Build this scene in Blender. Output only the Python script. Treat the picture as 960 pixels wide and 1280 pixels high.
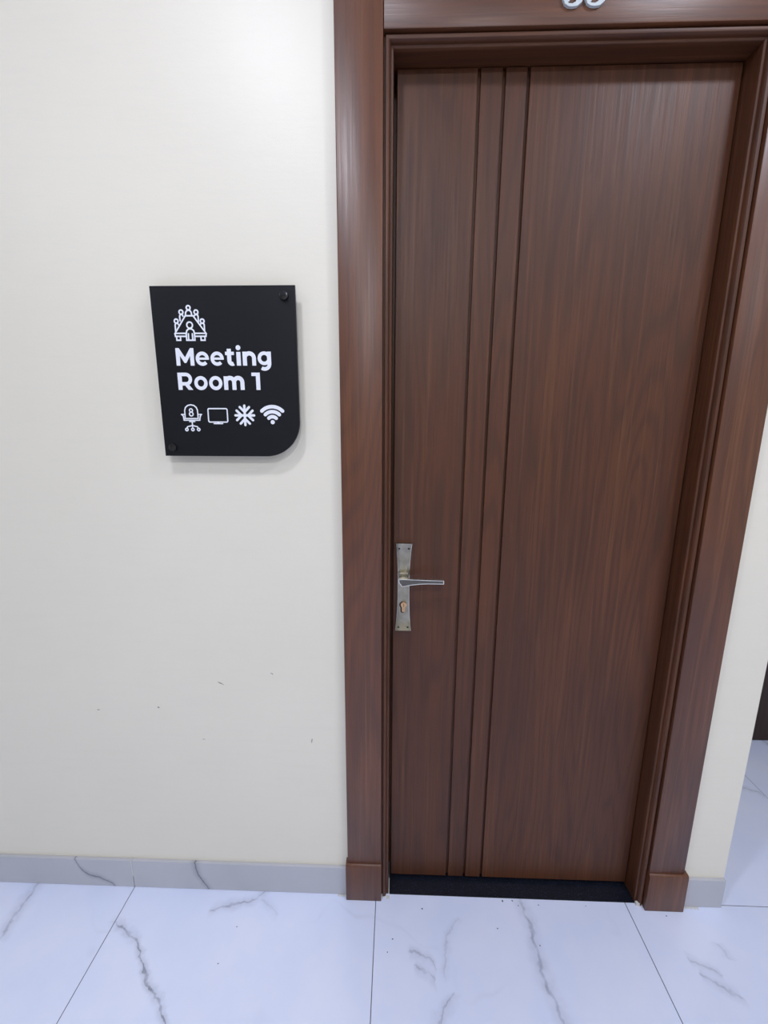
import bpy, bmesh, math, random
from mathutils import Vector, Matrix

random.seed(4)
scene = bpy.context.scene
for o in list(bpy.data.objects):
    bpy.data.objects.remove(o)
COL = scene.collection

# ------------------------------------------------------------------ camera
cam_data = bpy.data.cameras.new('camera')
cam_data.sensor_fit = 'HORIZONTAL'
cam_data.sensor_width = 36.0
cam_data.lens = 521.9 / 960 * 36.0
cam_data.clip_start = 0.02
cam = bpy.data.objects.new('camera', cam_data)
COL.objects.link(cam)
_r = Vector((0.99953831, 0.03018002, 0.00351109))
_u = Vector((-0.00937749, 0.19651027, 0.98045692))
_f = Vector((-0.02890024, 0.98003718, -0.19670255))
cam.matrix_world = Matrix(((_r.x, _u.x, -_f.x, 0.1433), (_r.y, _u.y, -_f.y, -1.0957),
                           (_r.z, _u.z, -_f.z, 1.4921), (0, 0, 0, 1)))
scene.camera = cam

# ------------------------------------------------------------------ world, exposure, lamps
world = bpy.data.worlds.new('world')
scene.world = world
world.use_nodes = True
world.node_tree.nodes['Background'].inputs[0].default_value = (0.8, 0.85, 1.0, 1)
world.node_tree.nodes['Background'].inputs[1].default_value = 0.05
vs = scene.view_settings
vs.view_transform = 'Standard'
vs.look = 'None'
vs.exposure = -0.86
vs.gamma = 1.0
vs.use_curve_mapping = False

CEIL = 3.05
# recessed ceiling downlights: x, y, watts of light
DOWNLIGHTS = [
    (-0.38, -1.00, 25.0, 'round white downlight in the ceiling above the black meeting room sign'),
    (1.28, -0.88, 25.0, 'round white downlight in the ceiling at the right end of the door'),
    (0.25, -2.50, 52.0, 'round white downlight in the ceiling straight across from the door'),
    (-2.30, -2.30, 20.0, 'round white downlight in the ceiling at the left end of the corridor'),
    (2.50, -2.50, 38.0, 'round white downlight in the ceiling at the right end of the corridor'),
    (0.30, -4.10, 26.0, 'round white fill downlight added in the ceiling near the wall facing the door'),  # added fill lamp, evens out the light on the door wall
]

# ------------------------------------------------------------------ tagging and mesh helpers
def tag(o, label=None, cat=None, group=None, kind=None):
    if label: o['label'] = label
    if cat: o['category'] = cat
    if group: o['group'] = group
    if kind: o['kind'] = kind
    return o

WORLD_AT = {}

def empty(name, loc, parent=None):
    o = bpy.data.objects.new(name, None)
    o.empty_display_size = 0.05
    COL.objects.link(o)
    base = WORLD_AT[parent.name] if parent else Vector((0, 0, 0))
    o.location = Vector(loc) - base
    o.parent = parent
    WORLD_AT[o.name] = Vector(loc)
    return o

def build(name, bm, mat, parent=None, origin=None, smooth=None, recalc=True):
    """bm holds world coordinates; origin is the pivot of the object."""
    if recalc:
        bmesh.ops.recalc_face_normals(bm, faces=bm.faces[:])
    if origin is None:
        if parent is not None:
            vs_ = [v.co for v in bm.verts]
            lo = Vector([min(v[i] for v in vs_) for i in range(3)])
            hi = Vector([max(v[i] for v in vs_) for i in range(3)])
            origin = ((lo.x + hi.x) / 2, (lo.y + hi.y) / 2, lo.z)
        else:
            origin = (0, 0, 0)
    origin = Vector(origin)
    for v in bm.verts:
        v.co -= origin
    if smooth is not None:
        ang = math.radians(smooth)
        for f in bm.faces:
            f.smooth = True
        for e in bm.edges:
            if len(e.link_faces) == 2 and e.calc_face_angle(0) > ang:
                e.smooth = False
    me = bpy.data.meshes.new(name)
    bm.to_mesh(me)
    bm.free()
    me.materials.append(mat)
    o = bpy.data.objects.new(name, me)
    COL.objects.link(o)
    base = WORLD_AT[parent.name] if parent else Vector((0, 0, 0))
    o.location = origin - base
    o.parent = parent
    WORLD_AT[o.name] = origin
    return o

def box(bm, x0, x1, y0, y1, z0, z1, bev=0.0, seg=2):
    b = bmesh.new()
    bmesh.ops.create_cube(b, size=1.0)
    for v in b.verts:
        v.co = Vector(((x0 + x1) / 2 + v.co.x * (x1 - x0), (y0 + y1) / 2 + v.co.y * (y1 - y0),
                       (z0 + z1) / 2 + v.co.z * (z1 - z0)))
    if bev:
        bmesh.ops.bevel(b, geom=b.edges[:], offset=bev, segments=seg, profile=0.5, affect='EDGES')
    me = bpy.data.meshes.new('tmp')
    b.to_mesh(me)
    b.free()
    bm.from_mesh(me)
    bpy.data.meshes.remove(me)
    return bm

PIECE = [0]
def lift(y):
    """stacked flat pieces never share one plane."""
    PIECE[0] = (PIECE[0] + 1) % 24
    return y - 0.00001 * PIECE[0]

def prism(bm, pts, y_front, y_back):
    """closed outline pts [(x, z)] extruded along y, the front towards -y."""
    y_front = lift(y_front)
    a = [bm.verts.new((x, y_front, z)) for x, z in pts]
    b = [bm.verts.new((x, y_back, z)) for x, z in pts]
    n = len(pts)
    bm.faces.new(a)
    bm.faces.new(b[::-1])
    for i in range(n):
        j = (i + 1) % n
        bm.faces.new((a[i], b[i], b[j], a[j]))

def disc_pts(cx, cz, r, n=20):
    return [(cx + r * math.cos(2 * math.pi * i / n), cz + r * math.sin(2 * math.pi * i / n)) for i in range(n)]

def ribbon(bm, pts, w, yf, yb, closed=False):
    """a flat line of constant width along pts: one strip with mitred joints."""
    P = [Vector(p) for p in pts]
    if closed and (P[0] - P[-1]).length < 1e-7:
        P = P[:-1]
    n = len(P)
    L, R = [], []
    ws = w if isinstance(w, (list, tuple)) else [w] * n
    for i in range(n):
        a = P[(i - 1) % n] if (closed or i > 0) else None
        c = P[(i + 1) % n] if (closed or i < n - 1) else None
        d1 = (P[i] - a).normalized() if a is not None else None
        d2 = (c - P[i]).normalized() if c is not None else None
        if d1 is None: d1 = d2
        if d2 is None: d2 = d1
        t = (d1 + d2)
        t = t.normalized() if t.length > 1e-6 else d1
        nn = Vector((-t.y, t.x))
        k = max(0.5, nn.dot(Vector((-d1.y, d1.x))))
        h = ws[i] / 2 / k
        L.append(P[i] + nn * h)
        R.append(P[i] - nn * h)
    yf = lift(yf)
    def mk(y):
        return [bm.verts.new((p.x, y, p.y)) for p in L], [bm.verts.new((p.x, y, p.y)) for p in R]
    lf, rf = mk(yf)
    lb, rb = mk(yb)
    m = n if closed else n - 1
    for i in range(m):
        j = (i + 1) % n
        bm.faces.new((lf[i], lf[j], rf[j], rf[i]))
        bm.faces.new((lb[i], rb[i], rb[j], lb[j]))
        bm.faces.new((lf[i], lb[i], lb[j], lf[j]))
        bm.faces.new((rf[i], rf[j], rb[j], rb[i]))
    if not closed:
        bm.faces.new((lf[0], rf[0], rb[0], lb[0]))
        bm.faces.new((lf[-1], lb[-1], rb[-1], rf[-1]))

def capped(bm, pts, w, yf, yb):
    ribbon(bm, pts, w, yf, yb)
    for p in (pts[0], pts[-1]):
        prism(bm, disc_pts(p[0], p[1], w / 2, 12), yf, yb)

def arc(cx, cz, rx, rz, a0, a1, n=18):
    return [(cx + rx * math.cos(math.radians(a0 + (a1 - a0) * i / n)),
             cz + rz * math.sin(math.radians(a0 + (a1 - a0) * i / n))) for i in range(n + 1)]

# ------------------------------------------------------------------ materials
def srgb(r, g, b):
    def c(v):
        v /= 255.0
        return v / 12.92 if v <= 0.04045 else ((v + 0.055) / 1.055) ** 2.4
    return (c(r), c(g), c(b), 1)

class NT:
    def __init__(self, name):
        self.m = bpy.data.materials.new(name)
        self.m.use_nodes = True
        self.t = self.m.node_tree
        self.bsdf = self.t.nodes['Principled BSDF']
    def n(self, kind, **kw):
        nd = self.t.nodes.new(kind)
        for k, v in kw.items():
            setattr(nd, k, v)
        return nd
    def link(self, a, b):
        self.t.links.new(a, b)
    def put(self, sock, v):
        if isinstance(v, bpy.types.NodeSocket):
            self.link(v, sock)
        else:
            sock.default_value = v
    def math(self, op, a, b=None, clamp=False):
        nd = self.n('ShaderNodeMath', operation=op, use_clamp=clamp)
        self.put(nd.inputs[0], a)
        if b is not None: self.put(nd.inputs[1], b)
        return nd.outputs[0]
    def maprange(self, v, a, b, c, d, smooth=False):
        nd = self.n('ShaderNodeMapRange')
        if smooth: nd.interpolation_type = 'SMOOTHSTEP'
        nd.clamp = True
        self.put(nd.inputs[0], v)
        for i, q in enumerate((a, b, c, d)): nd.inputs[1 + i].default_value = q
        return nd.outputs[0]
    def noise(self, vec, scale, detail=4, rough=0.55, dist=0.0):
        nd = self.n('ShaderNodeTexNoise')
        self.link(vec, nd.inputs['Vector'])
        nd.inputs['Scale'].default_value = scale
        nd.inputs['Detail'].default_value = detail
        nd.inputs['Roughness'].default_value = rough
        nd.inputs['Distortion'].default_value = dist
        return nd.outputs['Fac']
    def vmul(self, vec, s):
        nd = self.n('ShaderNodeVectorMath', operation='MULTIPLY')
        self.link(vec, nd.inputs[0])
        nd.inputs[1].default_value = s
        return nd.outputs[0]
    def mix(self, fac, a, b, blend='MIX'):
        nd = self.n('ShaderNodeMix', data_type='RGBA', blend_type=blend)
        self.put(nd.inputs[0], fac)
        self.put(nd.inputs[6], a)
        self.put(nd.inputs[7], b)
        return nd.outputs[2]
    def ramp(self, fac, stops):
        nd = self.n('ShaderNodeValToRGB')
        cr = nd.color_ramp
        while len(cr.elements) < len(stops): cr.elements.new(0.5)
        for e, (p, c) in zip(cr.elements, stops):
            e.position = p
            e.color = c
        self.link(fac, nd.inputs[0])
        return nd.outputs[0]
    def bump(self, h, strength, dist=0.001):
        nd = self.n('ShaderNodeBump')
        nd.inputs['Strength'].default_value = strength
        nd.inputs['Distance'].default_value = dist
        self.link(h, nd.inputs['Height'])
        self.link(nd.outputs[0], self.bsdf.inputs['Normal'])
    def fcurve(self, t, pts):
        nd = self.n('ShaderNodeFloatCurve')
        c = nd.mapping.curves[0]
        pts = sorted(pts)
        while len(c.points) < len(pts): c.points.new(0.5, 0.5)
        for p, (x, y) in zip(c.points, pts):
            p.location = (x, y)
            p.handle_type = 'AUTO_CLAMPED'
        nd.mapping.update()
        self.link(t, nd.inputs['Value'])
        return nd.outputs[0]
    def set(self, **kw):
        names = {'rough': 'Roughness', 'metal': 'Metallic', 'spec': 'Specular IOR Level', 'color': 'Base Color',
                 'coat': 'Coat Weight', 'coat_rough': 'Coat Roughness', 'emit': 'Emission Strength', 'emit_color': 'Emission Color'}
        for k, v in kw.items():
            self.put(self.bsdf.inputs[names[k]], v)
        return self

def world_pos(t):
    g = t.n('ShaderNodeNewGeometry')
    return g.outputs['Position']

def plain(name, col, rough=0.5, metal=0.0, spec=0.5, grain=0.0, gscale=400):
    t = NT(name)
    t.set(rough=rough, metal=metal, spec=spec)
    p = world_pos(t)
    nz = t.noise(p, 35, 3)
    c = t.mix(t.maprange(nz, 0.3, 0.7, 0, 1), tuple(x * 0.96 for x in col[:3]) + (1,), tuple(min(1, x * 1.04) for x in col[:3]) + (1,))
    t.set(color=c)
    if grain:
        t.bump(t.noise(p, gscale, 3), grain, 0.0006)
    return t.m

def wood_material(name, axis='Z', dark=1.0, spec=0.48, rough=(0.42, 0.54)):
    """stained reddish brown veneer, the grain running along the axis."""
    t = NT(name)
    p = world_pos(t)
    info = t.n('ShaderNodeObjectInfo')
    off = t.n('ShaderNodeVectorMath', operation='SCALE')
    off.inputs[0].default_value = (7.3, 3.1, 5.7)
    t.link(info.outputs['Random'], off.inputs['Scale'])
    add = t.n('ShaderNodeVectorMath', operation='ADD')
    t.link(p, add.inputs[0]); t.link(off.outputs[0], add.inputs[1])
    p = add.outputs[0]
    def st(a, along):
        return t.vmul(p, (a, a, along) if axis == 'Z' else (along, a, a))
    broad = t.noise(st(5.0, 0.7), 1.0, 3, 0.5, 0.4)
    # cathedral figure: contour lines of a slow field
    field = t.noise(st(6.5, 0.55), 1.0, 2, 0.45, 0.2)
    rings = t.math('FRACT', t.math('MULTIPLY', field, 16.0))
    rings = t.math('ABSOLUTE', t.math('SUBTRACT', rings, 0.5))
    rings = t.math('MULTIPLY', rings, 2.0)
    fine = t.noise(st(190.0, 4.0), 1.0, 4, 0.6)
    pores = t.noise(st(520.0, 14.0), 1.0, 2, 0.5)
    c0 = srgb(88, 50, 28); c1 = srgb(77, 43, 26); c2 = srgb(104, 61, 33)
    c = t.mix(t.maprange(broad, 0.3, 0.7, 0, 1), c1, c0)
    patch = t.maprange(t.noise(st(9, 1.4), 1.0, 2), 0.45, 0.75, 0, 0.55)
    c = t.mix(patch, c, c2)
    c = t.mix(t.math('MULTIPLY', t.maprange(rings, 0.3, 1.0, 0, 1, True), 0.36), c, srgb(55, 31, 22))
    pale_grain = t.noise(st(70, 1.6), 1.0, 3, 0.55, 0.3)
    c = t.mix(t.maprange(pale_grain, 0.56, 0.74, 0, 0.38), c, srgb(124, 80, 50))  # paler streaks of the grain
    c = t.mix(t.maprange(fine, 0.45, 0.75, 0, 0.42), c, srgb(58, 34, 25))
    c = t.mix(t.maprange(pores, 0.55, 0.7, 0, 0.3), c, srgb(50, 30, 22))
    if dark != 1.0:
        c = t.mix(1.0, c, (dark, dark, dark, 1), 'MULTIPLY')
    t.set(color=c, spec=spec)
    t.set(rough=t.maprange(fine, 0.3, 0.7, *rough))
    t.bump(t.math('ADD', t.math('MULTIPLY', pores, 0.6), fine), 0.25, 0.0006)
    return t.m

def vein_mask(t, xs, ys, pts, width, strength):
    """a marble vein through surface points pts, wherever its run is monotone."""
    dx = abs(pts[0][0] - pts[-1][0]); dy = abs(pts[0][1] - pts[-1][1])
    if dx >= dy:
        along, across, q = xs, ys, [(a, b) for a, b in pts]
    else:
        along, across, q = ys, xs, [(b, a) for a, b in pts]
    q.sort()
    a0, a1 = q[0][0], q[-1][0]
    b0 = min(b for a, b in q) - 1e-3; b1 = max(b for a, b in q) + 1e-3
    u = t.maprange(along, a0, a1, 0, 1)
    cv = t.fcurve(u, [((a - a0) / (a1 - a0), (b - b0) / (b1 - b0)) for a, b in q])
    pos = t.maprange(cv, 0, 1, b0, b1)
    d = t.math('ABSOLUTE', t.math('SUBTRACT', across, pos))
    core = t.maprange(d, 0.0008, width * 1.3, 1, 0, True)
    halo = t.maprange(d, 0.0, width * 5, 0.4, 0, True)
    body = t.math('MAXIMUM', core, halo)
    e = 0.06 * (a1 - a0)
    fade = t.math('MULTIPLY', t.maprange(along, a0 - e, a0 + e, 0, 1, True), t.maprange(along, a1 - e, a1 + e, 1, 0, True))
    return t.math('MULTIPLY', t.math('MULTIPLY', body, fade), strength)

FLOOR_VEINS = [
    ([(-0.71, -0.111), (-0.659, -0.132), (-0.595, -0.172), (-0.558, -0.213), (-0.513, -0.255), (-0.47, -0.287), (-0.434, -0.325), (-0.36, -0.45)], 0.0050, 0.75),
    ([(-1.036, 0.0), (-1.035, -0.066), (-1.033, -0.098), (-1.027, -0.132), (-1.019, -0.166)], 0.0075, 0.55),
    ([(-0.262, -0.002), (-0.302, -0.033), (-0.369, -0.049), (-0.431, -0.071)], 0.006, 0.55),
    ([(-0.284, -0.032), (-0.25, -0.045), (-0.215, -0.075)], 0.006, 0.28),
    ([(0.557, 0.0), (0.56, -0.052), (0.568, -0.084), (0.565, -0.136), (0.564, -0.175), (0.566, -0.2), (0.574, -0.239), (0.586, -0.29), (0.60, -0.40)], 0.0075, 0.55),
    ([(0.190, -0.154), (0.215, -0.160), (0.254, -0.172), (0.268, -0.190)], 0.005, 0.45),
    ([(0.210, -0.186), (0.240, -0.199), (0.266, -0.218)], 0.006, 0.42),
    ([(0.346, -0.066), (0.307, -0.123), (0.296, -0.17), (0.292, -0.215)], 0.0045, 0.3),
    ([(0.308, -0.244), (0.281, -0.275), (0.255, -0.315)], 0.0065, 0.5),
    ([(0.995, -0.148), (1.043, -0.168), (1.062, -0.182)], 0.0055, 0.4),
    ([(1.005, -0.180), (1.05, -0.211), (1.086, -0.230)], 0.006, 0.45),
    ([(1.104, -0.105), (1.110, -0.125), (1.116, -0.142)], 0.005, 0.35),
    ([(1.60, 0.462), (1.651, 0.45), (1.685, 0.420)], 0.005, 0.5),
    ([(1.950, 0.765), (1.9505, 0.74), (1.951, 0.68)], 0.006, 0.7),
    ([(-0.93, -0.02), (-0.90, -0.30), (-0.84, -0.60)], 0.006, 0.0),
]

def marble_material():
    t = NT('white_marble_tile')
    p = world_pos(t)
    wob = t.n('ShaderNodeTexNoise')
    wob.inputs['Scale'].default_value = 38; wob.inputs['Detail'].default_value = 3
    t.link(p, wob.inputs['Vector'])
    s = t.n('ShaderNodeVectorMath', operation='SUBTRACT'); t.link(wob.outputs['Color'], s.inputs[0]); s.inputs[1].default_value = (0.5, 0.5, 0.5)
    s2 = t.n('ShaderNodeVectorMath', operation='SCALE'); t.link(s.outputs[0], s2.inputs[0]); s2.inputs['Scale'].default_value = 0.028
    a = t.n('ShaderNodeVectorMath', operation='ADD'); t.link(p, a.inputs[0]); t.link(s2.outputs[0], a.inputs[1])
    sep = t.n('ShaderNodeSeparateXYZ'); t.link(a.outputs[0], sep.inputs[0])
    x, y = sep.outputs[0], sep.outputs[1]
    m = None
    for pts, w, k in FLOOR_VEINS:
        if k <= 0: continue
        v = vein_mask(t, x, y, pts, w, k)
        m = v if m is None else t.math('MAXIMUM', m, v)
    breakup = t.maprange(t.noise(p, 26, 3), 0.3, 0.62, 0.35, 1.0)
    m = t.math('MULTIPLY', m, breakup)
    # faint veins everywhere else
    warp = t.noise(t.vmul(p, (1, 1, 1)), 1.5, 3, 0.5, 0.5)
    f = t.math('ABSOLUTE', t.math('SUBTRACT', warp, 0.5))
    faint = t.math('MULTIPLY', t.maprange(f, 0.0, 0.010, 0.08, 0, True), t.maprange(t.noise(p, 3.3, 2), 0.5, 0.66, 0, 1))
    m = t.math('MAXIMUM', m, faint)
    cloud = t.maprange(t.noise(p, 4.5, 4), 0.35, 0.7, 0, 1)
    base = t.mix(cloud, srgb(227, 233, 255), srgb(218, 227, 254))
    c = t.mix(m, base, srgb(104, 108, 126))
    t.set(color=c, rough=0.16, spec=0.5)
    return t.m

def baseboard_material():
    t = NT('grey_marble_skirting')
    p = world_pos(t)
    wob = t.n('ShaderNodeTexNoise')
    wob.inputs['Scale'].default_value = 45; wob.inputs['Detail'].default_value = 3
    t.link(p, wob.inputs['Vector'])
    s = t.n('ShaderNodeVectorMath', operation='SUBTRACT'); t.link(wob.outputs['Color'], s.inputs[0]); s.inputs[1].default_value = (0.5, 0.5, 0.5)
    s2 = t.n('ShaderNodeVectorMath', operation='SCALE'); t.link(s.outputs[0], s2.inputs[0]); s2.inputs['Scale'].default_value = 0.012
    a = t.n('ShaderNodeVectorMath', operation='ADD'); t.link(p, a.inputs[0]); t.link(s2.outputs[0], a.inputs[1])
    sep = t.n('ShaderNodeSeparateXYZ'); t.link(a.outputs[0], sep.inputs[0])
    x, z = sep.outputs[0], sep.outputs[2]
    m = vein_mask(t, x, z, [(-0.905, 0.115), (-0.862, 0.047), (-0.823, 0.034), (-0.79, 0.016), (-0.768, -0.01)], 0.004, 0.75)
    m = t.math('MAXIMUM', m, vein_mask(t, x, z, [(-0.502, 0.12), (-0.493, 0.064), (-0.48, 0.036), (-0.458, -0.005)], 0.0045, 0.75))
    cloud = t.maprange(t.noise(p, 7, 4), 0.35, 0.7, 0, 1)
    c = t.mix(cloud, srgb(190, 190, 197), srgb(184, 186, 192))
    c = t.mix(m, c, srgb(88, 92, 104))
    t.set(color=c, rough=0.25)
    return t.m

SCUFFS = [(-0.37, 0.751, 0.012, 0.0022, -28), (-0.752, 0.653, 0.0055, 0.0018, 5), (-0.105, 0.564, 0.0025, 0.009, -8),
          (-0.216, 0.786, 0.006, 0.0016, -35), (-0.566, 0.666, 0.0045, 0.0028, -30), (-0.436, 0.56, 0.005, 0.0014, -10)]

def wall_material(name, scuffs=True):
    t = NT(name)
    p = world_pos(t)
    big = t.noise(p, 1.6, 3)
    c = t.mix(t.maprange(big, 0.35, 0.65, 0, 1), srgb(232, 226, 211), srgb(235, 229, 214))
    streak = t.noise(t.vmul(p, (6, 6, 60)), 1.0, 3)
    c = t.mix(t.maprange(streak, 0.5, 0.8, 0, 0.10), c, srgb(212, 210, 200))
    if scuffs:
        sep = t.n('ShaderNodeSeparateXYZ'); t.link(p, sep.inputs[0])
        nz = t.noise(p, 300, 3)
        tot = None
        for (sx, sz, a, b, ang) in SCUFFS:
            ca, sa = math.cos(math.radians(ang)), math.sin(math.radians(ang))
            dx = t.math('SUBTRACT', sep.outputs[0], sx); dz = t.math('SUBTRACT', sep.outputs[2], sz)
            u = t.math('DIVIDE', t.math('ADD', t.math('MULTIPLY', dx, ca), t.math('MULTIPLY', dz, sa)), a)
            v = t.math('DIVIDE', t.math('SUBTRACT', t.math('MULTIPLY', dz, ca), t.math('MULTIPLY', dx, sa)), b)
            d = t.math('ADD', t.math('MULTIPLY', u, u), t.math('MULTIPLY', v, v))
            k = t.maprange(d, 0.2, 1.2, 0.95, 0, True)
            tot = k if tot is None else t.math('MAXIMUM', tot, k)
        tot = t.math('MULTIPLY', tot, t.maprange(nz, 0.35, 0.6, 0.25, 1))
        c = t.mix(tot, c, srgb(84, 82, 80))
    t.set(color=c, rough=0.44, spec=0.5)
    h = t.math('ADD', t.noise(p, 420, 3), t.math('MULTIPLY', t.noise(t.vmul(p, (40, 40, 130)), 1.0, 3), 1.2))
    t.bump(h, 0.22, 0.0008)
    return t.m

def metal_material(name, col, rough):
    t = NT(name)
    p = world_pos(t)
    br = t.noise(t.vmul(p, (900, 900, 30)), 1.0, 3)
    blot = t.noise(p, 40, 3)
    c = t.mix(t.maprange(blot, 0.35, 0.7, 0, 1), col, tuple(x * 0.72 for x in col[:3]) + (1,))
    t.set(color=c, metal=1.0, rough=t.maprange(br, 0.3, 0.7, rough - 0.06, rough + 0.08))
    t.bump(br, 0.08, 0.0003)
    return t.m

M_WALL = wall_material('cream_wall_paint')
M_WALL2 = wall_material('cream_wall_paint_plain', scuffs=False)
M_CEIL = plain('white_ceiling_paint', srgb(238, 239, 240), 0.8)
M_MARBLE = marble_material()
M_SKIRT = baseboard_material()
M_GROUT = plain('white_grout', srgb(212, 210, 205), 0.85, grain=0.4)
M_JOINT = plain('dark_tile_joint', srgb(96, 92, 98), 0.9)
M_WOOD_V = wood_material('brown_veneer_upright_grain', 'Z', spec=0.42)
M_CASE_V = wood_material('lacquered_brown_oak_upright', 'Z', dark=1.36, spec=0.6, rough=(0.34, 0.46))
M_CASE_H = wood_material('lacquered_brown_oak_level', 'X', dark=1.30, spec=0.6, rough=(0.34, 0.46))
M_WOOD_H = wood_material('brown_veneer_level_grain', 'X', spec=0.42)
M_GRANITE = None
def granite():
    t = NT('black_granite')
    p = world_pos(t)
    sp = t.noise(p, 380, 3)
    c = t.mix(t.maprange(sp, 0.56, 0.72, 0, 1), srgb(17, 20, 30), srgb(60, 66, 84))
    t.set(color=c, rough=0.3, spec=0.4)
    return t.m
M_GRANITE = granite()
M_NICKEL = metal_material('brushed_antique_nickel', srgb(168, 162, 146), 0.32)
M_NICKEL_EDGE = metal_material('nickel_edge_highlight', srgb(226, 222, 212), 0.25)  # brighter copy of the nickel: edge highlights put into the colour
M_NICKEL_DARK = metal_material('antique_nickel_shade', srgb(112, 109, 104), 0.36)  # darker copy of the nickel: shade of the lever's hollow face
M_BRASS = metal_material('satin_brass', srgb(222, 178, 134), 0.3)
M_HOLE = plain('dark_screw_recess', srgb(30, 28, 27), 0.6)
M_SIGN = plain('black_acrylic_board', srgb(11, 13, 20), 0.40, spec=0.33)
M_SIGN_CAP = plain('glossy_black_cap', srgb(22, 22, 26), 0.14, spec=0.6)
M_PRINT = plain('white_sign_print', srgb(238, 240, 248), 0.5)
M_DIGIT = plain('pale_silver_numeral', srgb(206, 214, 216), 0.35)
M_WHITE_METAL = plain('white_enamel_ring', srgb(236, 236, 236), 0.4)
M_DIRT = plain('grey_dirt', srgb(92, 90, 98), 0.9)
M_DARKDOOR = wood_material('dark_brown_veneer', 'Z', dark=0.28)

def emitter():
    t = NT('lit_diffuser')
    t.set(color=(0.9, 0.9, 0.9, 1), rough=0.5, emit=9.0, emit_color=(0.93, 0.96, 1.0, 1))
    return t.m
M_LENS = emitter()

# ------------------------------------------------------------------ the shell of the corridor
X_L, X_R, Y_F, CORNER, RECESS = -4.0, 3.6, -5.2, 1.187, 0.775
OX0, OX1, OZ = 0.129, 0.920, 2.307          # clear opening of the door frame
HO0, HO1, HOZ = OX0 - 0.035, OX1 + 0.035, OZ + 0.035   # hole in the wall

bm = bmesh.new()
box(bm, X_L, HO0, 0.0, 0.20, 0.0, CEIL)
box(bm, HO1, CORNER, 0.0, 0.20, 0.0, CEIL)
box(bm, HO0, HO1, 0.0, 0.20, HOZ, CEIL)
box(bm, CORNER - 0.20, CORNER, 0.20, RECESS, 0.0, CEIL)
tag(build('wall_back', bm, M_WALL), 'cream painted wall carrying the black sign and the brown door', 'wall', kind='structure')
bm = box(bmesh.new(), CORNER - 0.2, X_R, RECESS, RECESS + 0.2, 0, CEIL)
tag(build('wall_recess', bm, M_WALL2), 'cream wall at the back of the recess past the wall corner', 'wall', kind='structure')
bm = box(bmesh.new(), X_L - 0.2, X_L, Y_F, 0.2, 0, CEIL)
tag(build('wall_left', bm, M_WALL2), 'cream wall closing the left end of the corridor', 'wall', kind='structure')
bm = box(bmesh.new(), X_R, X_R + 0.2, Y_F, RECESS + 0.2, 0, CEIL)
tag(build('wall_right', bm, M_WALL2), 'cream wall closing the right end of the corridor', 'wall', kind='structure')
bm = box(bmesh.new(), X_L - 0.2, X_R + 0.2, Y_F - 0.2, Y_F, 0, CEIL)
tag(build('wall_front', bm, M_WALL2), 'cream wall facing the brown door across the corridor', 'wall', kind='structure')
bm = box(bmesh.new(), X_L - 0.2, X_R + 0.2, Y_F - 0.2, RECESS + 0.2, CEIL, CEIL + 0.1)
tag(build('ceiling', bm, M_CEIL), 'white painted ceiling over the corridor', 'ceiling', kind='structure')

# floor: a dark joint bed with one marble tile per grid square
bm = box(bmesh.new(), X_L - 0.2, X_R + 0.2, Y_F - 0.2, RECESS + 0.2, -0.10, -0.0015)
floor = tag(build('floor', bm, M_JOINT), 'white marble tile floor with thin dark joints and grey veins', 'floor', kind='structure')
J0, T, G = -0.7103, 0.80, 0.0011
tile_me = None
for iy in range(-7, 1):
    for ix in range(-5, 6):
        cx = J0 + (ix + 0.5) * T; cy = (iy + 0.5) * T - 0.001
        if cx - T / 2 > X_R or cx + T / 2 < X_L or cy + T / 2 < Y_F: continue
        if iy == 0 and cx + T / 2 < CORNER - 0.15: continue
        if tile_me is None:
            b = box(bmesh.new(), cx - T / 2 + G, cx + T / 2 - G, cy - T / 2 + G, cy + T / 2 - G, -0.009, 0.0, 0.0006, 1)
            o = build('tile', b, M_MARBLE, floor, (cx, cy, 0))
            tile_me = o.data
        else:
            o = bpy.data.objects.new('tile', tile_me)
            COL.objects.link(o); o.parent = floor; o.location = (cx, cy, 0)

# skirting tiles along the foot of the wall
SK_Y, SK_H = -0.0095, 0.106
def baseboard(name, label, runs):
    root = empty(name, ((runs[0][0] + runs[-1][1]) / 2, SK_Y, 0))
    tag(root, label, 'baseboard', kind='structure')
    for x0, x1 in runs:
        b = box(bmesh.new(), x0 + 0.0008, x1 - 0.0008, SK_Y, -0.0002, 0.0008, SK_H, 0.0007, 1)
        build('skirting_tile', b, M_SKIRT, root)
    return root
runs = []
x = J0 - 4 * T
while x < -0.01:
    runs.append((max(x, X_L), min(x + T, -0.0065))); x += T
bl = baseboard('baseboard_left', 'low grey marble skirting left of the brown door', runs)
b = bmesh.new()
box(b, J0 - 0.0012, J0 + 0.0010, SK_Y - 0.0004, -0.001, 0.045, SK_H + 0.0035)
build('joint_filler', b, M_GROUT, bl)
br_ = baseboard('baseboard_right', 'short grey marble skirting between the door frame and the wall corner', [(1.0605, CORNER + 0.0020)])

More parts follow.
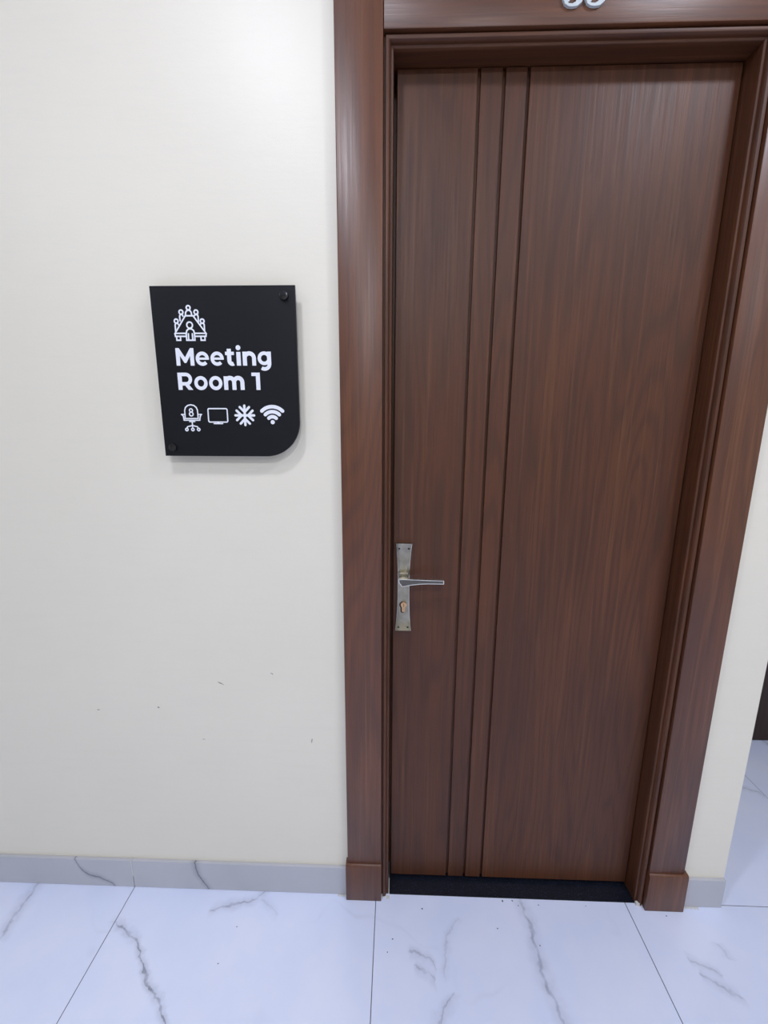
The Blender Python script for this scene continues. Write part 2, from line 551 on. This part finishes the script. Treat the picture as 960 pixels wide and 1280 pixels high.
# ------------------------------------------------------------------ door frame
frame = empty('trim_1', ((OX0 + OX1) / 2, 0, 0))
tag(frame, 'stained brown wooden door frame with flat casings and plinth blocks', 'door frame', kind='structure')
CF = -0.020                                   # front of the flat casings
CX0, CXI, CYI, CX1 = 0.0, 0.1065, 0.9405, 1.0475
CTOP, CBOT, HBOT = 2.437, 0.139, 2.3275
def board(name, x0, x1, y0, y1, z0, z1, mat, parent, bev=0.0028):
    return build(name, box(bmesh.new(), x0, x1, y0, y1, z0, z1, bev, 2), mat, parent, smooth=40)
board('casing', CX0, CXI, CF, -0.0002, CBOT, CTOP, M_CASE_V, frame)
board('casing', CYI, CX1, CF, -0.0002, CBOT, CTOP, M_CASE_V, frame)
board('header', CXI + 0.0005, CYI - 0.0005, CF, -0.0002, HBOT, CTOP, M_CASE_H, frame)
def plinth(x0, x1):
    b = bmesh.new()
    # block with a softly bevelled top
    prof = [(0.0, 0.0006), (CF - 0.0065, 0.0006), (CF - 0.0065, 0.131), (CF - 0.0045, 0.1365), (CF - 0.001, 0.1388), (0.0, 0.1388)]
    ring = []
    for xx, s in ((x0, 0), (x1, 0)):
        ring.append([b.verts.new((xx, yy if yy != 0 else -0.0002, zz)) for yy, zz in prof])
    n = len(prof)
    b.faces.new(ring[0]); b.faces.new(ring[1][::-1])
    for i in range(n):
        j = (i + 1) % n
        b.faces.new((ring[0][i], ring[1][i], ring[1][j], ring[0][j]))
    bmesh.ops.recalc_face_normals(b, faces=b.faces[:])
    ed = [e for e in b.edges if e.calc_face_angle(0) > 1.2]
    bmesh.ops.bevel(b, geom=ed, offset=0.0015, segments=2, profile=0.5, affect='EDGES')
    return build('plinth_block', b, M_CASE_V, frame, smooth=35)
plinth(-0.0055, CXI + 0.0005)
plinth(CYI - 0.0005, 1.0592)

# stepped bead moulding: profile (outward from the opening, y)
PROF = [(0.0, 0.0120), (0.0, 0.0050), (0.0012, 0.0018), (0.0040, 0.0000), (0.0062, 0.0000), (0.0066, -0.0030),
        (0.0076, -0.0075), (0.0100, -0.0108), (0.0135, -0.0120), (0.0165, -0.0118), (0.0180, -0.0095), (0.0184, -0.0040),
        (0.0215, -0.0040), (0.0215, 0.0120)]
def moulding(side):
    b = bmesh.new()
    A, B = [], []
    for u, y in PROF:
        if side == 'left':
            A.append((OX0 - u, y, 0.001)); B.append((OX0 - u, y, OZ + u))
        elif side == 'right':
            A.append((OX1 + u, y, 0.001)); B.append((OX1 + u, y, OZ + u))
        else:
            A.append((OX0 - u, y, OZ + u)); B.append((OX1 + u, y, OZ + u))
    va = [b.verts.new(p) for p in A]; vb = [b.verts.new(p) for p in B]
    n = len(va)
    for i in range(n):
        j = (i + 1) % n
        b.faces.new((va[i], vb[i], vb[j], va[j]))
    b.faces.new(va); b.faces.new(vb[::-1])
    return build('bead_moulding', b, M_WOOD_H if side == 'top' else M_WOOD_V, frame, smooth=32)
for s in ('left', 'top', 'right'):
    moulding(s)
# jamb linings behind the bead
build('jamb', box(bmesh.new(), OX0 - 0.030, OX0, 0.0122, 0.155, 0.001, OZ), M_WOOD_V, frame)
build('jamb', box(bmesh.new(), OX1, OX1 + 0.030, 0.0122, 0.155, 0.001, OZ), M_WOOD_V, frame)
build('head_jamb', box(bmesh.new(), OX0 - 0.030, OX1 + 0.030, 0.0122, 0.155, OZ + 0.0002, OZ + 0.030), M_WOOD_H, frame)

# rebate stops that the leaf closes against
for x0, x1 in ((OX0 + 0.0002, OX0 + 0.016), (OX1 - 0.014, OX1 - 0.0002)):
    build('door_stop', box(bmesh.new(), x0, x1, 0.1005, 0.140, 0.0015, OZ - 0.0002), M_WOOD_V, frame)
build('door_stop', box(bmesh.new(), OX0 + 0.0162, OX1 - 0.0142, 0.1005, 0.140, OZ - 0.014, OZ - 0.0002), M_WOOD_H, frame)

# black stone sill under the leaf
b = box(bmesh.new(), OX0 + 0.004, OX1 + 0.004, -0.004, 0.19, -0.0085, 0.0012, 0.0008, 1)
tag(build('trim_2', b, M_GRANITE), 'speckled black granite threshold under the brown door', 'threshold', kind='structure')

# ------------------------------------------------------------------ door leaf and its lock
LX0, LX1, LZ0, LZ1, LY = OX0 + 0.0080, OX1 - 0.003, 0.013, OZ - 0.003, 0.050
door = empty('door_1', ((LX0 + LX1) / 2, LY, LZ0))
tag(door, 'brown veneered door with three upright grooves and a nickel lever handle', 'door', kind='structure')
leaf = build('door_leaf', box(bmesh.new(), LX0, LX1, LY + 0.0105, LY + 0.050, LZ0, LZ1), M_WOOD_V, door)
GR = [0.3255, 0.3830, 0.4388]
edges = [LX0] + GR + [LX1]
for i in range(4):
    h = 0.0036
    x0 = edges[i] + (h if i else 0); x1 = edges[i + 1] - (h if i < 3 else 0)
    build('panel', box(bmesh.new(), x0, x1, LY, LY + 0.0106, LZ0, LZ1, 0.0008, 1), M_WOOD_V, leaf, smooth=40)

# lock plate: waisted, its ends curling slightly forward
PX, PZ0, PZ1 = 0.1668, 0.9105, 1.1745
def plate():
    b = bmesh.new()
    n = 28
    cols = [-1, -0.88, -0.4, 0.4, 0.88, 1]
    grid = []
    for i in range(n + 1):
        s = i / n; z = PZ0 + (PZ1 - PZ0) * s
        k = abs(2 * s - 1)
        hw = 0.0166 + 0.0062 * k ** 2.6
        y = LY - 0.0065 - 0.0065 * max(0, (k - 0.76) / 0.24) ** 1.6
        row = []
        for c in cols:
            row.append(b.verts.new((PX + c * hw, y + (0.0012 if abs(c) == 1 else 0), z)))
        grid.append(row)
    for i in range(n):
        for j in range(len(cols) - 1):
            b.faces.new((grid[i][j], grid[i][j + 1], grid[i + 1][j + 1], grid[i + 1][j]))
    ext = bmesh.ops.extrude_face_region(b, geom=b.faces[:])
    for v in [g for g in ext['geom'] if isinstance(g, bmesh.types.BMVert)]:
        v.co.y = LY - 0.0002
    return build('lock_plate', b, M_NICKEL, door, smooth=30)
lp = plate()
# bright bands at the two ends of the plate, with screw holes
for z0, z1, zh in ((PZ1 - 0.0235, PZ1 - 0.0222, PZ1 - 0.0155), (None, None, PZ0 + 0.0095)):
    for sx in (-1, 1):
        b = bmesh.new()
        k = abs(2 * (zh - PZ0) / (PZ1 - PZ0) - 1)
        yy = LY - 0.0065 - 0.0065 * max(0, (k - 0.76) / 0.24) ** 1.6
        prism(b, disc_pts(PX + sx * 0.0135, zh, 0.0030, 14), yy - 0.0006, yy + 0.004)
        build('screw', b, M_HOLE, lp)
for sx in (-1, 1):
    b = bmesh.new()
    pts = []
    for i in range(21):
        s = i / 20; k = abs(2 * s - 1)
        pts.append((PX + sx * (0.0160 + 0.0062 * k ** 2.6), LY - 0.0068 - 0.0065 * max(0, (k - 0.76) / 0.24) ** 1.6, PZ0 + (PZ1 - PZ0) * s))
    rows = [[b.verts.new((x - sx * 0.0007, y, z)), b.verts.new((x + sx * 0.0007, y + 0.0003, z)), b.verts.new((x, y + 0.0022, z))] for x, y, z in pts]
    for r0, r1 in zip(rows, rows[1:]):
        for j in range(3):
            b.faces.new((r0[j], r0[(j + 1) % 3], r1[(j + 1) % 3], r1[j]))
    b.faces.new(rows[0]); b.faces.new(rows[-1][::-1])
    build('plate_edge', b, M_NICKEL_EDGE, lp)  # bright strip, the highlight along the plate edge as colour
# keyhole cylinder
def keyhole(cx, zt, r, w, h, n=18):
    pts = []
    cz = zt - r
    a0 = math.degrees(math.asin(w / r))
    for i in range(n + 1):
        a = math.radians(-90 + a0 + (360 - 2 * a0) * i / n)
        pts.append((cx + r * math.cos(a), cz + r * math.sin(a)))
    zb = zt - h
    for i in range(7):
        a = math.radians(180 + 180 * i / 6)
        pts.append((cx + w * math.cos(a), zb + w + w * math.sin(a)))
    return pts
b = bmesh.new(); prism(b, keyhole(0.1650, 0.9985, 0.0100, 0.0062, 0.0350), LY - 0.0069, LY - 0.003)
build('cylinder_recess', b, M_HOLE, lp)
b = bmesh.new(); prism(b, keyhole(0.1675, 0.9985, 0.0083, 0.0048, 0.0305), LY - 0.0125, LY - 0.003)
cyl = build('lock_cylinder', b, M_BRASS, lp)
b = bmesh.new(); box(b, 0.1669, 0.1681, LY - 0.0129, LY - 0.012, 0.985, 0.9955)
build('key_slot', b, M_HOLE, lp)

# lever: square boss, neck and a tapering blade with lit edges painted bright
b = bmesh.new()
box(b, 0.1530, 0.1785, LY - 0.020, LY - 0.004, 1.0620, 1.0905, 0.0012, 2)
box(b, 0.1545, 0.1765, LY - 0.046, LY - 0.012, 1.0645, 1.0815, 0.0015, 2)
boss = build('lever_boss', b, M_NICKEL, lp, smooth=40)
b = bmesh.new()
box(b, 0.1530, 0.1785, LY - 0.0206, LY - 0.0195, 1.0890, 1.0905)
box(b, 0.1530, 0.1544, LY - 0.0206, LY - 0.0195, 1.0660, 1.0890)
build('boss_edge_highlight', b, M_NICKEL_EDGE, lp)  # painted highlight along the top and left of the boss
YB = LY - 0.050                                # face of the lever
def blade_outline(inset=0.0):
    top = [(0.1515, 1.0830), (0.170, 1.0830), (0.200, 1.0822), (0.235, 1.0812), (0.2775, 1.0805)]
    bot = [(0.2775, 1.0695), (0.235, 1.0695), (0.212, 1.0685), (0.192, 1.0660), (0.175, 1.0628), (0.1618, 1.0600), (0.1525, 1.0720)]
    P = [Vector(p) for p in top + bot]
    if not inset: return [(p.x, p.y) for p in P]
    n = len(P); out = []
    for i in range(n):
        d1 = (P[i] - P[i - 1]).normalized(); d2 = (P[(i + 1) % n] - P[i]).normalized()
        n1 = Vector((d1.y, -d1.x)); n2 = Vector((d2.y, -d2.x))
        m = (n1 + n2).normalized()
        out.append(P[i] + m * inset / max(0.5, m.dot(n1)))
    return [(p.x, p.y) for p in out]
o1, o2 = blade_outline(), blade_outline(0.0021)
b = bmesh.new()
a_ = [b.verts.new((x, YB, z)) for x, z in o1]
i_ = [b.verts.new((x, YB, z)) for x, z in o2]
k_ = [b.verts.new((x, YB + 0.012, z)) for x, z in o1]
d_ = [b.verts.new((x, YB + 0.0012, z)) for x, z in o2]
n = len(a_)
for i in range(n):
    j = (i + 1) % n
    b.faces.new((a_[i], a_[j], i_[j], i_[i]))
    b.faces.new((a_[i], k_[i], k_[j], a_[j]))
    b.faces.new((i_[i], i_[j], d_[j], d_[i]))
b.faces.new(k_); b.faces.new(d_)
build('lever', b, M_NICKEL_EDGE, lp)
b = bmesh.new()
prism(b, blade_outline(0.0023), YB + 0.0007, YB + 0.003)
build('lever_face', b, M_NICKEL_DARK, lp)  # shade of a concave face, put into the darker colour

# ------------------------------------------------------------------ numerals on the header
def numeral(cx):
    z0, H = 2.3548, 0.067
    k = H
    P = lambda x, z: (cx + x * k, z0 + z * k)
    b = bmesh.new()
    yf, yb = CF - 0.006, CF - 0.0003
    path = [(-0.255, 0.20), (-0.22, 0.09), (-0.12, 0.035), (0.0, 0.025), (0.12, 0.06), (0.205, 0.15), (0.225, 0.27), (0.19, 0.40), (0.10, 0.49), (-0.06, 0.525)]
    w = [0.06, 0.07, 0.075, 0.08, 0.12, 0.17, 0.19, 0.165, 0.10, 0.055]
    ribbon(b, [P(*p) for p in path], [q * k for q in w], yf, yb)
    path = [(-0.06, 0.525), (0.08, 0.56), (0.165, 0.65), (0.18, 0.76), (0.14, 0.88), (0.05, 0.955), (-0.04, 0.97), (-0.14, 0.94), (-0.20, 0.85)]
    w = [0.055, 0.09, 0.14, 0.165, 0.14, 0.085, 0.06, 0.06, 0.06]
    ribbon(b, [P(*p) for p in path], [q * k for q in w], yf, yb)
    prism(b, disc_pts(*P(-0.195, 0.21), 0.115 * k, 18), yf, yb)
    prism(b, disc_pts(*P(-0.155, 0.83), 0.095 * k, 18), yf, yb)
    o = build('room_numeral', b, M_DIGIT, None, (cx, CF, z0))
    tag(o, 'pale silver serif number three fixed on the door frame header', 'numeral', 'numerals on the door header')
    return o
numeral(0.5005)
numeral(0.5465)

# ------------------------------------------------------------------ the meeting room sign
SX0, SX1, SZ0, SZ1, SYF = -0.4510, -0.1008, 1.4205, 1.8230, -0.030
sign = empty('room_sign', ((SX0 + SX1) / 2, 0, SZ0))
tag(sign, 'black board sign with white Meeting Room 1 lettering on the cream wall', 'sign')
R = 0.088
outline = [(SX0, SZ1), (SX0, SZ0)] + arc(SX1 - R, SZ0 + R, R, R, -90, 0, 20) + [(SX1, SZ1)]
b = bmesh.new(); prism(b, outline, SYF, SYF + 0.006)
bmesh.ops.recalc_face_normals(b, faces=b.faces[:])
panel = build('sign_board', b, M_SIGN, sign)
def standoff(cx, cz):
    b = bmesh.new()
    rings = [(0.0075, -0.0005), (0.0075, SYF + 0.007), (0.0075, SYF + 0.001), (0.0108, SYF - 0.0003), (0.0108, SYF - 0.0055), (0.0098, SYF - 0.0075), (0.0070, SYF - 0.0082)]
    prev = None
    for r, y in rings:
        ring = [b.verts.new((cx + r * math.cos(2 * math.pi * i / 28), y, cz + r * math.sin(2 * math.pi * i / 28))) for i in range(28)]
        if prev:
            for i in range(28):
                j = (i + 1) % 28
                b.faces.new((prev[i], prev[j], ring[j], ring[i]))
        else:
            b.faces.new(ring)
        prev = ring
    b.faces.new(prev[::-1])
    o = build('standoff_screw', b, M_SIGN_CAP, sign, smooth=40)
    o['label'] = 'glossy black round standoff cap'
standoff(-0.1272, 1.7990)
standoff(-0.4285, 1.4425)

QX, QZ = -0.457, 1.4185                        # origin of the sign's own millimetre layout
PF, PB = SYF - 0.0005, SYF + 0.0002
S = lambda p: (QX + p[0] / 1000, QZ + p[1] / 1000)

# letters: cap height 1
SB = 0.25
def g_M(b, P):
    W = 1.09
    prism(b, [P(p) for p in [(0, 0), (0, 1), (0.205, 1), (W / 2, 0.47), (W - 0.205, 1), (W, 1), (W, 0), (W - 0.235, 0), (W - 0.235, 0.555), (W / 2 + 0.055, 0.155), (W / 2 - 0.055, 0.155), (0.235, 0.565), (0.235, 0)]], PF, PB)
    return W
def g_e(b, P):
    ribbon(b, [P(p) for p in arc(0.40, 0.395, 0.302, 0.306, -4, 316, 30)], 0.198 * P.k, PF, PB)
    prism(b, [P(p) for p in [(0.16, 0.335), (0.798, 0.335), (0.80, 0.40), (0.79, 0.462), (0.16, 0.462)]], PF, PB)
    return 0.80
def g_t(b, P):
    prism(b, [P(p) for p in [(0.11, 0.24), (0.36, 0.24), (0.36, 0.955), (0.11, 0.955)]], PF, PB)
    prism(b, [P(p) for p in [(0, 0.60), (0.53, 0.60), (0.53, 0.79), (0, 0.79)]], PF, PB)
    ribbon(b, [P(p) for p in arc(0.405, 0.275, 0.17, 0.175, 180, 300, 14)], 0.235 * P.k, PF, PB)
    return 0.555
def g_i(b, P):
    prism(b, [P(p) for p in [(0.02, 0), (0.27, 0), (0.27, 0.775), (0.02, 0.775)]], PF, PB)
    prism(b, [P(p) for p in disc_pts(0.145, 1.015, 0.143, 22)], PF, PB)
    return 0.29
def g_n(b, P):
    prism(b, [P(p) for p in [(0, 0), (0.25, 0), (0.25, 0.79), (0, 0.79)]], PF, PB)
    ribbon(b, [P(p) for p in [(0.68, 0)] + arc(0.4025, 0.42, 0.2775, 0.275, 0, 165, 18)], 0.235 * P.k, PF, PB)
    return 0.805
def g_g(b, P):
    ribbon(b, [P(p) for p in arc(0.39, 0.415, 0.292, 0.292, 0, 360, 32)], 0.198 * P.k, PF, PB, closed=True)
    prism(b, [P(p) for p in [(0.565, 0.05), (0.805, 0.05), (0.805, 0.79), (0.565, 0.79)]], PF, PB)
    ribbon(b, [P(p) for p in arc(0.395, 0.06, 0.29, 0.25, 0, -128, 18)], 0.21 * P.k, PF, PB)
    return 0.805
def g_R(b, P):
    prism(b, [P(p) for p in [(0, 0), (0.25, 0), (0.25, 1), (0, 1)]], PF, PB)
    ribbon(b, [P(p) for p in [(0.2, 0.898)] + arc(0.50, 0.625, 0.272, 0.273, 90, -90, 20) + [(0.2, 0.352)]], 0.205 * P.k, PF, PB)
    prism(b, [P(p) for p in [(0.34, 0.36), (0.62, 0.36), (0.90, 0), (0.62, 0)]], PF, PB)
    return 0.90
def g_o(b, P):
    ribbon(b, [P(p) for p in arc(0.405, 0.395, 0.302, 0.306, 0, 360, 34)], 0.204 * P.k, PF, PB, closed=True)
    return 0.81
def g_m(b, P):
    prism(b, [P(p) for p in [(0, 0), (0.25, 0), (0.25, 0.79), (0, 0.79)]], PF, PB)
    for c in (0.375, 0.875):
        ribbon(b, [P(p) for p in [(c + 0.25, 0)] + arc(c, 0.44, 0.25, 0.255, 0, 165, 18)], 0.245 * P.k, PF, PB)
    return 1.25
def g_1(b, P):
    prism(b, [P(p) for p in [(0, 0.805), (0, 1), (0.505, 1), (0.505, 0), (0.26, 0), (0.26, 0.805)]], PF, PB)
    return 0.505
GLYPH = {'M': g_M, 'e': g_e, 't': g_t, 'i': g_i, 'n': g_n, 'g': g_g, 'R': g_R, 'o': g_o, 'm': g_m, '1': g_1}
WIDTH = {}
class Place:
    def __init__(self, x, z, k): self.x, self.z, self.k = x, z, k
    def __call__(self, p): return (self.x + p[0] * self.k, self.z + p[1] * self.k)
def write(text, x0mm, x1mm, zmm, cap):
    k = cap / 1000
    gaps = {' ': 0.36}
    # natural width, then spread the slack between letters
    ws = []
    for ch in text:
        if ch == ' ': ws.append(0.26); continue
        b = bmesh.new(); ws.append(GLYPH[ch](b, Place(0, 0, 1))); b.free()
    total = (x1mm - x0mm) / cap
    gap = (total - sum(ws)) / (len(text) - 1)
    x = 0.0
    for ch, w in zip(text, ws):
        if ch != ' ':
            b = bmesh.new()
            GLYPH[ch](b, Place(QX + x0mm / 1000 + x * k, QZ + zmm / 1000, k))
            o = build('letter' if ch != '1' else 'digit', b, M_PRINT, panel)
            o['label'] = 'white printed %s %s' % ('numeral' if ch == '1' else 'letter', ch)
        x += w + gap
write('Meeting', 56.0, 291.5, 223.2, 41.0)
write('Room 1', 55.5, 261.5, 165.7, 41.0)

def icon(name, lines, circles, w, label, closed=()):
    b = bmesh.new()
    for i, l in enumerate(lines):
        l = [S(p) for p in l]
        if (Vector(l[0]) - Vector(l[-1])).length < 1e-6:
            ribbon(b, l, w / 1000, PF, PB, closed=True)
        else:
            capped(b, l, w / 1000, PF, PB)
    for (cx, cz, r) in circles:
        x, z = S((cx, cz))
        ribbon(b, disc_pts(x, z, r / 1000, 22), w / 1000, PF, PB, closed=True)
    o = build(name, b, M_PRINT, panel)
    o['label'] = label
    return o
MT = [[(87.5, 337.8), (106.5, 337.8), (135.3, 298.0), (106.9, 298.0)], [(87.5, 337.8), (59.0, 298.0), (86.4, 298.0)],
      [(59.0, 298.0), (59.3, 291.2), (86.0, 291.2)], [(107.0, 291.2), (134.6, 291.2), (135.3, 298.0)],
      [(62.0, 290.5), (62.0, 282.3), (71.4, 282.3), (71.4, 290.4)], [(122.0, 290.3), (122.0, 282.2), (131.6, 282.2), (131.6, 290.3)],
      [(86.4, 282.3), (86.4, 297.7), (88.3, 304.1), (92.4, 307.7), (96.6, 308.6), (101.2, 307.6), (105.4, 304.1), (106.7, 297.6), (106.7, 282.3), (86.4, 282.3)],
      [(91.6, 296.9), (91.4, 283.1)], [(101.5, 296.8), (101.5, 283.0)],
      [(88.4, 338.6), (89.0, 345.0), (91.6, 348.9), (96.2, 350.5), (100.6, 348.9), (103.0, 344.9), (103.4, 338.5)],
      [(74.0, 326.7), (73.8, 336.3), (75.2, 339.8), (77.9, 341.0), (80.8, 340.1), (81.9, 337.0)], [(109.1, 336.9), (111.2, 339.6), (114.6, 340.6), (117.8, 339.3), (118.9, 336.1), (118.7, 324.1)],
      [(60.9, 302.6), (60.9, 317.1), (62.2, 320.3), (64.8, 321.6), (67.6, 320.6), (69.1, 317.9)], [(123.1, 318.5), (124.8, 320.4), (127.6, 320.9), (131.0, 320.1), (132.2, 317.7), (132.0, 304.0)]]
icon('meeting_icon', MT, [(96.4, 316.7, 7.0), (96.3, 355.8, 4.7), (77.9, 346.1, 4.7), (114.5, 346.0, 4.7), (64.3, 325.9, 4.6), (128.0, 325.7, 4.6)], 3.4,
     'white line icon of people around a table')
CH = [[(65.6, 95.8), (66.0, 116.0), (68.5, 123.0), (74.4, 127.9), (82.3, 129.7), (90.3, 127.9), (96.1, 123.0), (98.6, 116.5), (98.8, 95.8)],
      [(61.4, 101.2), (62.4, 91.8), (102.5, 91.8), (104.4, 101.8)], [(65.0, 96.0), (99.3, 96.0)], [(56.7, 106.0), (65.3, 106.0)], [(99.6, 106.2), (108.2, 106.2)],
      [(58.5, 105.2), (62.0, 100.6)], [(107.0, 105.5), (104.4, 101.0)], [(76.2, 88.4), (89.4, 88.4)], [(82.8, 88.3), (82.6, 72.0)], [(67.6, 71.6), (70.0, 75.8), (82.6, 78.7), (95.0, 75.8), (97.5, 71.6)]]
icon('chair_icon', CH, [(82.0, 116.0, 3.9), (82.0, 106.9, 4.7), (67.4, 68.7, 3.2), (82.7, 68.8, 3.2), (97.7, 68.8, 3.2)], 2.9, 'white office chair icon with an 8 on its back')
def rrect(x0, x1, z0, z1, r):
    return arc(x1 - r, z1 - r, r, r, 0, 90, 5) + arc(x0 + r, z1 - r, r, r, 90, 180, 5) + arc(x0 + r, z0 + r, r, r, 180, 270, 5) + arc(x1 - r, z0 + r, r, r, 270, 360, 5)
rr = rrect(125.2, 174.0, 87.4, 120.4, 3.5)
icon('screen_icon', [rr + [rr[0]], [(138.5, 83.7), (160.5, 83.7)], [(147.5, 86.2), (151.5, 86.2)]], [], 3.0, 'white flat screen icon')
def snow():
    cx, cz, k = 218.2, 104.0, 2.52
    L = []
    for a in range(4):
        ca, sa = math.cos(a * math.pi / 2), math.sin(a * math.pi / 2)
        rot = lambda x, z: (cx + k * (x * ca - z * sa), cz + k * (x * sa + z * ca))
        L.append([rot(0, 0), rot(0, 9.4)])
        L.append([rot(-4.6, 8.0), rot(0, 3.3), rot(4.6, 8.0)])
    return L
icon('snowflake_icon', snow(), [], 5.9, 'white snowflake icon')
b = bmesh.new()
for r in (13.4, 25.6, 37.8):
    capped(b, [S(p) for p in arc(288.0, 87.6, r, r, 46, 134, 20)], 0.0087, PF, PB)
prism(b, disc_pts(*S((288.0, 87.6)), 0.0052, 20), PF, PB)
o = build('wifi_icon', b, M_PRINT, panel); o['label'] = 'white wireless signal icon'

# ------------------------------------------------------------------ second door at the back of the recess
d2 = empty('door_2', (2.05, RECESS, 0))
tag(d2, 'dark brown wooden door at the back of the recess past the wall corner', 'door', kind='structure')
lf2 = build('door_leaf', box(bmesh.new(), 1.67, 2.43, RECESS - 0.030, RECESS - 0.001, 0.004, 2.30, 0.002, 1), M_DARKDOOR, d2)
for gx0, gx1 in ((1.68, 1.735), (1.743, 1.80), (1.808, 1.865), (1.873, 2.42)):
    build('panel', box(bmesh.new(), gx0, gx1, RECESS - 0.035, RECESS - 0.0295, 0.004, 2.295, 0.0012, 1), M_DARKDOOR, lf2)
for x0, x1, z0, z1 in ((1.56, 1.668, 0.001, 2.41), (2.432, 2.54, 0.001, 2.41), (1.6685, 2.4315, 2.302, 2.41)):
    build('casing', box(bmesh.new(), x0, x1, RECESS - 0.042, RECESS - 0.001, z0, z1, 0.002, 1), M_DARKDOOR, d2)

# ------------------------------------------------------------------ ceiling downlights
for (lx, ly, watts, label) in DOWNLIGHTS:
    root = empty('downlight', (lx, ly, CEIL))
    tag(root, label, 'ceiling light', 'corridor downlights')
    b = bmesh.new()
    n = 40; prev = None
    for r, z in ((0.130, CEIL - 0.0005), (0.128, CEIL - 0.010), (0.118, CEIL - 0.014), (0.110, CEIL - 0.010), (0.110, CEIL - 0.0005)):
        ring = [b.verts.new((lx + r * math.cos(2 * math.pi * i / n), ly + r * math.sin(2 * math.pi * i / n), z)) for i in range(n)]
        if prev:
            for i in range(n):
                b.faces.new((prev[i], prev[(i + 1) % n], ring[(i + 1) % n], ring[i]))
        prev = ring
    build('ring', b, M_WHITE_METAL, root, smooth=40)
    b = bmesh.new()
    ring = [b.verts.new((lx + 0.110 * math.cos(2 * math.pi * i / n), ly + 0.110 * math.sin(2 * math.pi * i / n), CEIL - 0.006)) for i in range(n)]
    ring2 = [b.verts.new((v.co.x, v.co.y, CEIL - 0.001)) for v in ring]
    b.faces.new(ring[::-1]); b.faces.new(ring2)
    for i in range(n):
        b.faces.new((ring[i], ring[(i + 1) % n], ring2[(i + 1) % n], ring2[i]))
    build('diffuser', b, M_LENS, root)
    ld = bpy.data.lights.new('downlight_lamp', 'AREA')
    ld.shape = 'DISK'; ld.size = 0.20; ld.energy = watts; ld.color = (0.84, 0.87, 1.0) if ly > -1.5 else (0.89, 0.93, 1.0)   # the pair by the wall is a cooler white
    lo = bpy.data.objects.new('downlight_lamp', ld)
    COL.objects.link(lo)
    lo.parent = root
    lo.location = (0, 0, -0.016)

# ------------------------------------------------------------------ small dirt and grout smears at the foot of the frame
SPECKS = [(0.238, -0.043, 2.6), (0.145, -0.126, 2.0), (0.464, -0.089, 2.0), (0.498, -0.012, 3.2), (0.529, -0.010, 2.4), (0.579, -0.128, 1.8),
          (1.0, -0.038, 2.4), (0.13, -0.158, 1.8), (0.545, -0.024, 1.6), (-0.33, -0.11, 1.6), (-0.35, -0.20, 1.6), (0.61, -0.02, 1.8), (0.76, -0.018, 1.5)]
b = bmesh.new()
for x, y, r in SPECKS:
    r /= 1000
    ring = [(x + r * random.uniform(0.6, 1.3) * math.cos(i * math.pi / 4), y + r * random.uniform(0.6, 1.3) * math.sin(i * math.pi / 4)) for i in range(8)]
    lo_ = [b.verts.new((p[0], p[1], 0.0002)) for p in ring]
    hi_ = b.verts.new((x, y, 0.0002 + r * 0.6))
    for i in range(8):
        b.faces.new((lo_[i], lo_[(i + 1) % 8], hi_))
    b.faces.new(lo_[::-1])
tag(build('floor_grit', b, M_DIRT), 'tiny dark specks of grit scattered on the marble floor', 'grit', kind='stuff')

b = bmesh.new()
def smear(x0, x1, y, h, n=16):
    pts = [(x0 + (x1 - x0) * i / n) for i in range(n + 1)]
    for i in range(n):
        w0 = h * random.uniform(0.15, 1.0)
        box(b, pts[i], pts[i + 1], y - w0, y + 0.001, 0.0001, 0.0003 + 0.0005 * random.random())
smear(-0.035, -0.0085, -0.0105, 0.007, 8)
smear(1.063, 1.115, -0.0105, 0.008, 26)
smear(0.1085, 0.133, -0.0090, 0.010, 8)
smear(0.9245, 0.938, -0.0090, 0.008, 6)
box(b, OX0 + 0.0012, OX0 + 0.0036, -0.003, 0.045, 0.0002, 0.0022)
box(b, OX1 + 0.0002, OX1 + 0.012, -0.012, -0.0045, 0.0002, 0.010)
tag(build('grout_smears', b, M_GROUT), 'rough white grout smeared along the foot of the door frame', 'grout', kind='stuff')
